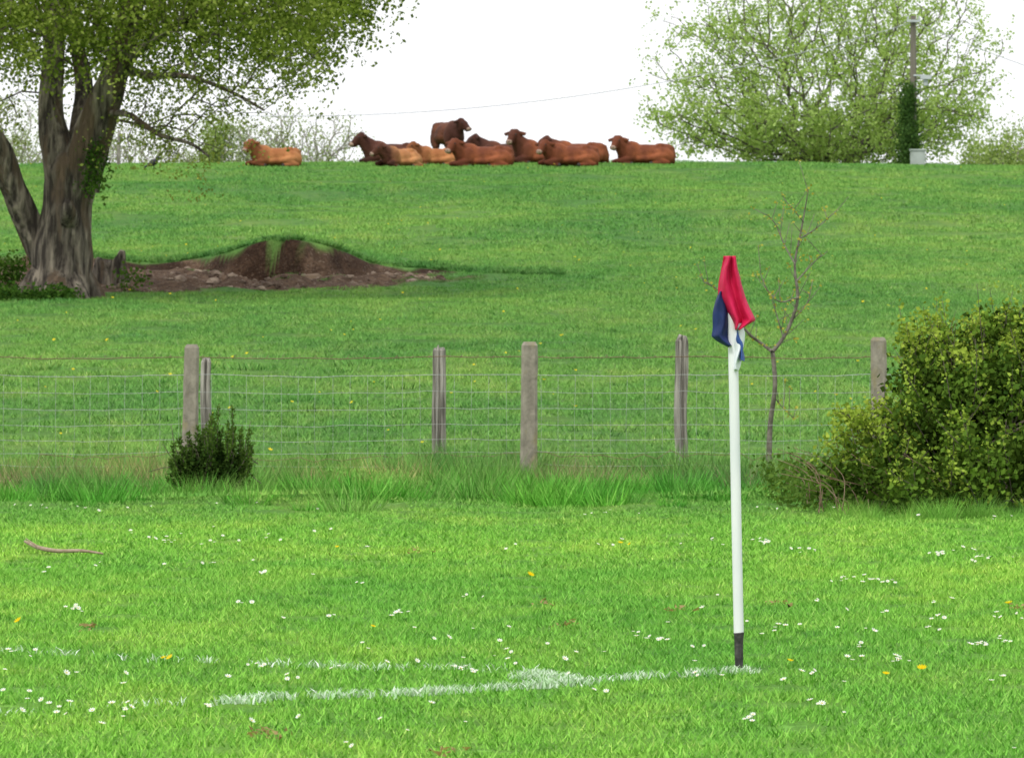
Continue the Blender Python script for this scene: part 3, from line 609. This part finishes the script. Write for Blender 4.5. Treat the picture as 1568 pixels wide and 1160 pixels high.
# ---------------- bushes
def bush(name,blobs,n,leafn,sig,size,clo,chi,seed,core=True,roots=None,twn=120,twl=.25,vertical=False,thr=.33,rag=.22,mat=None):
    r=np.random.default_rng(seed); e=empty(name); cen=[];inner=[];out=[]
    tot=sum(b[3]*b[5] for b in blobs)
    for (cx,cy,cz,rx,ry,rz) in blobs:
        m=int(n*rx*rz/tot)
        for _ in range(m):
            d=r.normal(0,1,3); d/=np.linalg.norm(d)
            nz=mn.noise(Vector((cx,cy,cz))+Vector(d*2.6)); k=(.93+rag*nz+rag*.8*mn.noise(Vector(d*6)+Vector((cz,cx,0))))*(.78+.22*r.random())
            p=np.array([cx+d[0]*rx*k,cy+d[1]*ry*k,cz+d[2]*rz*k]); 
            if p[2]<.02: continue
            if mn.noise(Vector(p*4.5))>thr: continue
            cen.append(p); out.append((p,d))
            if r.random()<.5:
                k2=r.uniform(.5,.82); inner.append(np.array([cx+d[0]*rx*k2,cy+d[1]*ry*k2,max(.05,cz+d[2]*rz*k2)]))
    cen=np.array(cen); leafobj('leaves',leaves(cen,leafn,sig,size,clo,chi,seed,1,.7),e,mat)
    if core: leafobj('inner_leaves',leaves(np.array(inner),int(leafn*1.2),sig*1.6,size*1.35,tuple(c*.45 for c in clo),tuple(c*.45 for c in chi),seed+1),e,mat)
    parts=[];tips=[]
    for j in r.choice(len(out),min(twn,len(out)),replace=False):
        p,d=out[j]; dd=d*.6+np.array([0,0,.7 if not vertical else 1.8])+r.normal(0,.3,3); dd/=np.linalg.norm(dd); L=twl*r.uniform(.4,1.3)
        a=p-dd*L*.8; b=p+dd*L*.6; parts.append(tube([a,p+r.normal(0,.01,3),b],[.004,.003,.0015],4,2)); tips+= [p+dd*L*f for f in (.15,.3,.45,.6)]
    if roots:
        for (x,y) in roots:
            for j in r.choice(len(inner),9): 
                q=inner[j]; parts.append(tube([(x+r.normal(0,.05),y+r.normal(0,.05),0),((x+q[0])/2+r.normal(0,.05),(y+q[1])/2,q[2]*.55),q],[.018,.012,.005],5,3))
    V,Fc=join(parts); pymesh('twigs',V,Fc,M_twig,e)
    return e,np.array(tips)
def B_(u,v,y,rx,ry,rz): p=P(u,v,y); return (p[0],p[1],p[2],rx,ry,rz)
blobs=[B_(1510,650,38.3,.52,.8,.58),B_(1425,690,37.8,.34,.6,.42),B_(1585,600,38.8,.55,.9,.60),B_(1340,735,37.3,.30,.4,.24),B_(1300,745,37.6,.18,.3,.17),B_(1455,585,38.8,.28,.6,.36),B_(1560,745,37.0,.75,.7,.38),B_(1430,765,36.9,.45,.4,.20),B_(1700,620,38.5,.8,.9,.8),B_(1530,530,38.8,.26,.5,.22),B_(1820,690,38.5,.8,.9,.6),B_(1380,660,38.0,.17,.4,.24),B_(1405,605,38.4,.15,.4,.26),B_(1420,545,38.8,.13,.3,.16)]
M_hl=leafmat('hedge_leaf_mat',.2)
e,tips=bush('hawthorn_hedge',blobs,3700,20,.05,.040,(.028,.07,.012),(.17,.29,.038),51,roots=[(3.0,37.8),(3.6,38.2),(4.2,38.4),(2.7,37.5),(4.8,38.4)],twn=640,twl=.42,thr=.15,rag=.5,mat=M_hl)
tl=tips[rng.random(len(tips))<.62]
leafobj('shoot_leaves',leaves(tl,7,.025,.033,(.15,.25,.03),(.40,.53,.08),52),e,M_hl)
parts=[];sl=[]
for j in range(64):
    u=rng.uniform(1375,1568); v0=rng.uniform(560,620); top_=rng.uniform(465,545)
    a=P(u+rng.normal(10,8),v0,38.7+rng.normal(0,.25)); b=P(u-rng.uniform(-10,22),top_,38.7+rng.normal(0,.3)); m_=(a+b)/2+rng.normal(0,.03,3)
    parts.append(tube([a,m_,b],[.005,.0035,.0015],4,4)); c_,_=catmull([a,m_,b],[1,1,1],7)
    for q in c_[3:]:
        if rng.random()<.55: sl.append(q)
for j in range(50):
    a=P(rng.uniform(1310,1410),rng.uniform(650,750),37.6); b=a+np.array([-rng.uniform(.05,.32),rng.normal(0,.2),rng.uniform(-.05,.25)]); m_=(a+b)/2+np.array([0,0,.06])
    parts.append(tube([a,m_,b],[.005,.0035,.0015],4,4)); c_,_=catmull([a,m_,b],[1,1,1],7)
    for q in c_[2:]:
        if rng.random()<.55: sl.append(q)
V,Fc=join(parts); pymesh('upright_shoots',V,Fc,M_twig,e)
leafobj('upright_shoot_leaves',leaves(np.array(sl),9,.03,.033,(.16,.25,.03),(.41,.52,.08),57),e,M_hl)
dl=np.array([[rng.uniform(1.95,2.9),rng.uniform(37.0,41),0] for _ in range(170)]); dl[:,2]=rng.uniform(.02,.25,170)
e2=empty('bramble_patch'); leafobj('leaves',leaves(dl,22,.07,.04,(.04,.09,.02),(.16,.27,.05),53),e2)
parts=[]
for j in range(110):
    x=rng.uniform(2.15,3.2); y=rng.uniform(36.8,39); a=rng.normal(0,.15,2); h=rng.uniform(.12,.45)
    parts.append(tube([(x,y,0),(x+a[0]*.4,y+a[1]*.4,h*.7),(x+a[0]-.1,y+a[1],h)],[.004,.003,.002],4,3))
V,Fc=join(parts); pymesh('stems',V,Fc,basic('bramble_stem_mat',(.16,.09,.06),(.3,.22,.15),10,.8,bump=0),e2)
by=40.3
bl=[B_(322,715,by,.14,.17,.18),B_(300,728,by,.13,.15,.12),B_(347,725,by,.13,.15,.13),B_(325,752,by,.17,.17,.10)]
e,tips=bush('gorse_bush',bl,500,20,.03,.026,(.015,.04,.01),(.07,.13,.022),55,roots=[((322-784)*by/F,by)],twn=60,twl=.16,vertical=True,rag=.5,mat=M_hl)
sp=[];parts=[]
tipl=[(-56,685),(-50,700),(-44,672),(-38,685),(-30,662),(-25,676),(-18,655),(-12,668),(-8,645),(-3,658),(2,632),(6,645),(11,628),(15,652),(21,664),(27,648),(32,640),(38,664),(44,655),(50,676),(56,668),(60,694),(-60,710),(-40,710),(36,700),(0,685),(-12,695),(14,695),(50,710),(-52,724)]
for du,tv in tipl:
    for q_ in range(2):
        a=P(322+du*.35,748,by+rng.normal(0,.08)); b=P(322+du+rng.normal(0,3),tv+q_*20+rng.normal(0,5),by+rng.normal(0,.14)); m_=(a+b)/2+np.array([du*.0012,0,0])+rng.normal(0,.01,3)
        parts.append(tube([a,m_,b],[.006,.004,.002],4,4)); c_,_=catmull([a,m_,b],[1,1,1],11)
        sp+= list(c_[6:])
V,Fc=join(parts); pymesh('shoots',V,Fc,M_twig,e)
leafobj('shoot_needles',leaves(np.array(sp),12,.008,.026,(.03,.07,.012),(.14,.24,.045),56,1.4,elong=3,droop=-1.2),e,M_hl)
parts=[]
for (u0,v0,u1,v1) in ((262,715,228,722),(262,700,250,680),(375,690,384,645),(270,690,262,650),(280,690,276,640),(380,720,396,700)):
    parts.append(tube([P(u0+20,v0+20,by),P(u0,v0,by),P(u1,v1,by)],[.005,.004,.002],4,3))
V,Fc=join(parts); pymesh('dry_stems',V,Fc,M_twig,e)
# ---------------- cattle
def coat(name,c1,c2,head,hind=None):
    m,nt=newmat(name); tc=N(nt,'ShaderNodeTexCoord'); sx=N(nt,'ShaderNodeSeparateXYZ'); nt.links.new(tc.outputs['Object'],sx.inputs[0])
    f=noise_fac(nt,tc.outputs['Object'],2.4,4,.38,.62); c=mixrgb(nt,f,c1,c2)
    c=mixrgb(nt,maprange(nt,sx.outputs[0],-.35,-.75),c,head)
    c=mixrgb(nt,maprange(nt,sx.outputs[2],.34,.02),c,mixrgb(nt,1.0,c,(.5,.45,.42),'MULTIPLY'))  # shaded underside painted into the coat colour
    a=N(nt,'ShaderNodeBsdfPrincipled'); a.inputs['Roughness'].default_value=.75; a.inputs['Specular IOR Level'].default_value=.2
    nt.links.new(c,a.inputs['Base Color'])
    n2=noise_fac(nt,tc.outputs['Object'],24,4,.3,.7); bp=N(nt,'ShaderNodeBump'); bp.inputs['Strength'].default_value=.35; bp.inputs['Distance'].default_value=.02
    nt.links.new(n2,bp.inputs['Height']); nt.links.new(bp.outputs[0],a.inputs['Normal'])
    o=N(nt,'ShaderNodeOutputMaterial'); nt.links.new(a.outputs[0],o.inputs[0]); return m
M_muz=basic('muzzle_mat',(.26,.17,.13),(.38,.27,.2),12,.6); M_blk=basic('hoof_mat',(.02,.018,.015),(.05,.04,.035),10,.5)
def cow(name,u,vb,y,mat,yaw=0,scale=1,standing=False,hy=0,hz=0,side=1):
    bm=bmesh.new()
    def el(c,r,ry=0,b=bm):
        M=Matrix.Translation(c)@Matrix.Rotation(ry,4,'Y')@Matrix.Diagonal((*r,1)); bmesh.ops.create_uvsphere(b,u_segments=16,v_segments=10,radius=1,matrix=M)
    def cap(a,b_,ra,rb,k=6,b=bm):
        a=Vector(a);b_=Vector(b_)
        for i in range(k+1):
            f=i/k; p=a.lerp(b_,f); r=ra+(rb-ra)*f; bmesh.ops.create_icosphere(b,subdivisions=2,radius=r,matrix=Matrix.Translation(p))
    if standing:
        dz=.62
        el((0.0,0,.44+dz),(.72,.40,.38)); el((-.5,0,.46+dz),(.38,.34,.40)); el((-.42,0,.68+dz),(.34,.2,.2)); el((.55,0,.48+dz),(.42,.36,.38)); el((.05,0,.32+dz),(.66,.44,.28))
        el((.60,.15,.68+dz),(.26,.15,.16)); el((.60,-.15,.68+dz),(.26,.15,.16)); el((.1,0,.68+dz),(.72,.2,.16)); el((-.72,0,.40+dz),(.2,.2,.3)); el((.8,0,.55+dz),(.18,.26,.26))
    else:
        dz=0
        el((-.45,0,.40),(.36,.32,.36)); el((-.42,0,.60),(.26,.13,.15)); el((.0,0,.34),(.62,.40,.32)); el((.05,0,.2),(.66,.48,.2)); el((.05,0,.54),(.6,.15,.12))
        el((.5,0,.38),(.36,.33,.32)); el((.45,.17,.60),(.13,.09,.10)); el((.45,-.17,.60),(.13,.09,.10)); el((.68,0,.5),(.22,.2,.18)); el((-.68,0,.34),(.2,.2,.28)); el((.8,0,.3),(.14,.24,.24))
    if not standing:
        for s in (1,-1):
            el((.5,s*.30,.28),(.36,.17,.27),.25); el((-.5,s*.27,.34),(.18,.11,.28),-.2)
            cap((-.5,s*.28,.22),(-.93,s*.27,.13),.11,.075); cap((-.93,s*.27,.12),(-.66,s*.33,.05),.07,.05); cap((-.66,s*.33,.05),(-.54,s*.34,.05),.055,.055,2)
            cap((.48,s*.38,.28),(.14,s*.48,.22),.15,.11); cap((.14,s*.48,.2),(.60,s*.52,.09),.09,.065); cap((.60,s*.52,.07),(.2,s*.57,.055),.06,.05); cap((.2,s*.57,.05),(.08,s*.57,.05),.055,.055,2)
        cap((.88,0,.56),(.97,.06,.3),.05,.035); cap((.97,.06,.3),(.92,.14,.06),.03,.05)
    else:
        for s in (1,-1):
            el((.55,s*.24,.88),(.28,.15,.34)); el((-.5,s*.25,.92),(.2,.12,.32))
            cap((-.5,s*.22,.8),(-.52,s*.22,.42),.13,.08); cap((-.52,s*.22,.42),(-.5,s*.22,.1),.065,.05); cap((-.5,s*.22,.1),(-.53,s*.22,.05),.065,.07,2)
            cap((.5,s*.24,.8),(.42,s*.25,.62),.16,.12); cap((.42,s*.25,.62),(.66,s*.24,.42),.11,.07); cap((.66,s*.24,.42),(.6,s*.24,.1),.065,.05); cap((.6,s*.24,.1),(.57,s*.24,.05),.065,.07,2)
        cap((.93,0,1.2),(1.0,0,.8),.045,.03); cap((1.0,0,.8),(.99,0,.5),.03,.06)
    R=Matrix.Rotation(math.radians(hy),3,'Z'); piv=Vector((-.80,0,0))
    def hd(p): 
        p=Vector(p)+Vector((0,0,hz+dz-.02)); q=R@(p-piv)+piv; return q
    n0=Vector((-.55,0,.48+dz)); n1=hd((-.95,0,.76)); cap(n0,n1,.27,.16,9); cap(n0+Vector((-.08,0,-.12)),n1+Vector((0,0,-.1)),.24,.13,8)
    cap(hd((-.96,0,.82)),hd((-1.10,0,.74)),.145,.13,4); cap(hd((-1.10,0,.73)),hd((-1.26,0,.58)),.12,.095,5); cap(hd((-1.0,0,.70)),hd((-1.2,0,.56)),.11,.085,5); cap(hd((-.95,.07,.90)),hd((-.95,-.07,.90)),.075,.075,3)
    for s in (1,-1):
        cap(hd((-.93,s*.13,.87)),hd((-.9,s*.36,.84)),.05,.025,5); cap(hd((-.91,s*.2,.84)),hd((-.9,s*.31,.80)),.06,.045,3)
    me=bpy.data.meshes.new(name); bm.to_mesh(me); bm.free(); me.materials.append(mat); o=link(bpy.data.objects.new(name,me))
    rm=o.modifiers.new('r','REMESH'); rm.mode='VOXEL'; rm.voxel_size=.026; rm.use_smooth_shade=True
    sm=o.modifiers.new('s','SMOOTH'); sm.factor=.5; sm.iterations=3
    bm=bmesh.new()
    for s in (1,-1):
        bmesh.ops.create_icosphere(bm,subdivisions=2,radius=.026,matrix=Matrix.Translation(hd((-1.09,s*.122,.80)))); bmesh.ops.create_icosphere(bm,subdivisions=1,radius=.018,matrix=Matrix.Translation(hd((-1.365,s*.04,.59))))
        feet=[(-.52,s*.34,.05),(.05,s*.57,.05)] if not standing else [(-.55,s*.22,.04),(.55,s*.24,.04)]
        for f in feet: bmesh.ops.create_icosphere(bm,subdivisions=2,radius=.066,matrix=Matrix.Translation(f))
    m2=bpy.data.meshes.new('eyes_and_hooves'); bm.to_mesh(m2); bm.free(); m2.materials.append(M_blk); link(bpy.data.objects.new('eyes_and_hooves',m2),o)
    bm=bmesh.new(); bmesh.ops.create_uvsphere(bm,u_segments=14,v_segments=8,radius=1,matrix=Matrix.Translation(hd((-1.285,0,.575)))@Matrix.Rotation(math.radians(hy),4,'Z')@Matrix.Diagonal((.085,.10,.08,1)))
    m2=bpy.data.meshes.new('muzzle'); bm.to_mesh(m2); bm.free(); m2.materials.append(M_muz); q=link(bpy.data.objects.new('muzzle',m2),o)
    for p in m2.polygons: p.use_smooth=True
    x=(u-784)*y/F; o.location=(x,y,float(H(x,y))-.03); o.rotation_euler=(0,0,math.radians(yaw)); o.scale=(scale,)*3
    return o
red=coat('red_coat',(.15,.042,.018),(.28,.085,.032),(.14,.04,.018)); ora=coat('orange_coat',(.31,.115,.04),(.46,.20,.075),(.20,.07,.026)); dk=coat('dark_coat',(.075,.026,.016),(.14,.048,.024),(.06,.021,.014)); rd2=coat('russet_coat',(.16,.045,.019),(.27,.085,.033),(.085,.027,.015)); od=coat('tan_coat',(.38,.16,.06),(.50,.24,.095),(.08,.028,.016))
cow('cow',422,0,162,ora,yaw=24,scale=.92,hy=30,hz=0)
cow('cow',600,0,168,dk,yaw=10,scale=1.04,hz=.07,hy=10)
cow('cow',612,0,163,od,yaw=52,scale=.9,hy=-30,hz=-.1)
cow('cow',686,0,170.5,dk,yaw=115,scale=.95,standing=True,hy=30)
cow('cow',668,0,166,ora,yaw=25,scale=.86,hy=10,hz=-.03)
cow('cow',740,0,162.5,red,yaw=14,scale=1.04,hz=-.05,hy=40)
cow('cow',775,0,168.5,dk,yaw=-8,scale=1.05,hz=.03,hy=15)
cow('cow',832,0,167.5,rd2,yaw=12,scale=1.1,hz=.1,hy=50)
cow('cow',884,0,167.2,rd2,yaw=-12,scale=1.05,hy=20,hz=-.03)
cow('cow',874,0,162,red,yaw=20,scale=1.0,hz=-.1,hy=40)
cow('cow',988,0,164.5,red,yaw=12,scale=1.03,hy=50,hz=-.02)
# crow + post
bm=bmesh.new(); c=P(235,240,160); bz=float(H(c[0],160))
def el(b,c,r,ry=0): bmesh.ops.create_uvsphere(b,u_segments=14,v_segments=8,radius=1,matrix=Matrix.Translation(c)@Matrix.Rotation(ry,4,'Y')@Matrix.Diagonal((*r,1)))
el(bm,(0,0,.22),(.17,.09,.1),-.5); el(bm,(.13,0,.36),(.07,.06,.065)); el(bm,(.1,0,.3),(.06,.06,.09)); el(bm,(.22,0,.35),(.07,.018,.02)); el(bm,(-.2,0,.12),(.14,.045,.03),-.6)
for s in (1,-1): el(bm,(.02,s*.04,.07),(.012,.012,.09)); el(bm,(-.05,s*.075,.2),(.17,.03,.07),-.5)
me=bpy.data.meshes.new('crow'); bm.to_mesh(me); bm.free(); me.materials.append(basic('feather_mat',(.015,.015,.02),(.04,.04,.05),10,.5)); o=link(bpy.data.objects.new('crow',me)); o.location=(c[0],160,bz)
rm=o.modifiers.new('r','REMESH'); rm.mode='VOXEL'; rm.voxel_size=.012; rm.use_smooth_shade=True
V,Fc=tube([P(182,258,164),P(182,230,164),P(183,200,164)],[.07,.065,.055],8,3,.1); pymesh('field_post',V,Fc,M_wood)
# ---------------- world, sun, camera
w=bpy.data.worlds.new('World'); S.world=w; w.use_nodes=True; nt=w.node_tree; nt.nodes.clear()
sky=N(nt,'ShaderNodeTexSky'); sky.sky_type='NISHITA'; sky.sun_disc=False; EL=52; AZ=-150
sky.sun_elevation=math.radians(EL); sky.sun_rotation=math.radians(AZ); sky.dust_density=4
c=mixrgb(nt,.92,sky.outputs[0],(12.4,12.5,12.8))
bg=N(nt,'ShaderNodeBackground'); bg.inputs[1].default_value=.1; nt.links.new(c,bg.inputs[0]); o=N(nt,'ShaderNodeOutputWorld'); nt.links.new(bg.outputs[0],o.inputs[0])
try: w.cycles.sampling_method='NONE'
except Exception as ex: print(ex)
sd=bpy.data.lights.new('sun','SUN'); sd.energy=1.9; sd.angle=math.radians(12); sd.color=(1,.96,.88); so=link(bpy.data.objects.new('sun',sd))
az=math.radians(AZ); dirv=Vector((math.sin(az)*math.cos(math.radians(EL)),math.cos(az)*math.cos(math.radians(EL)),math.sin(math.radians(EL))))
so.rotation_euler=dirv.to_track_quat('Z','Y').to_euler(); so.location=(0,0,30)
cd=bpy.data.cameras.new('camera'); cd.sensor_width=36; cd.lens=36*F/1568; cd.clip_end=6000; cd.clip_start=.5
cd.dof.use_dof=True; cd.dof.focus_distance=24; cd.dof.aperture_fstop=20
co=link(bpy.data.objects.new('camera',cd)); co.location=(0,0,CH); co.rotation_euler=(math.radians(90)-math.atan(78/F),0,0); S.camera=co
S.view_settings.view_transform='Standard'; S.view_settings.look='None'; S.view_settings.exposure=0
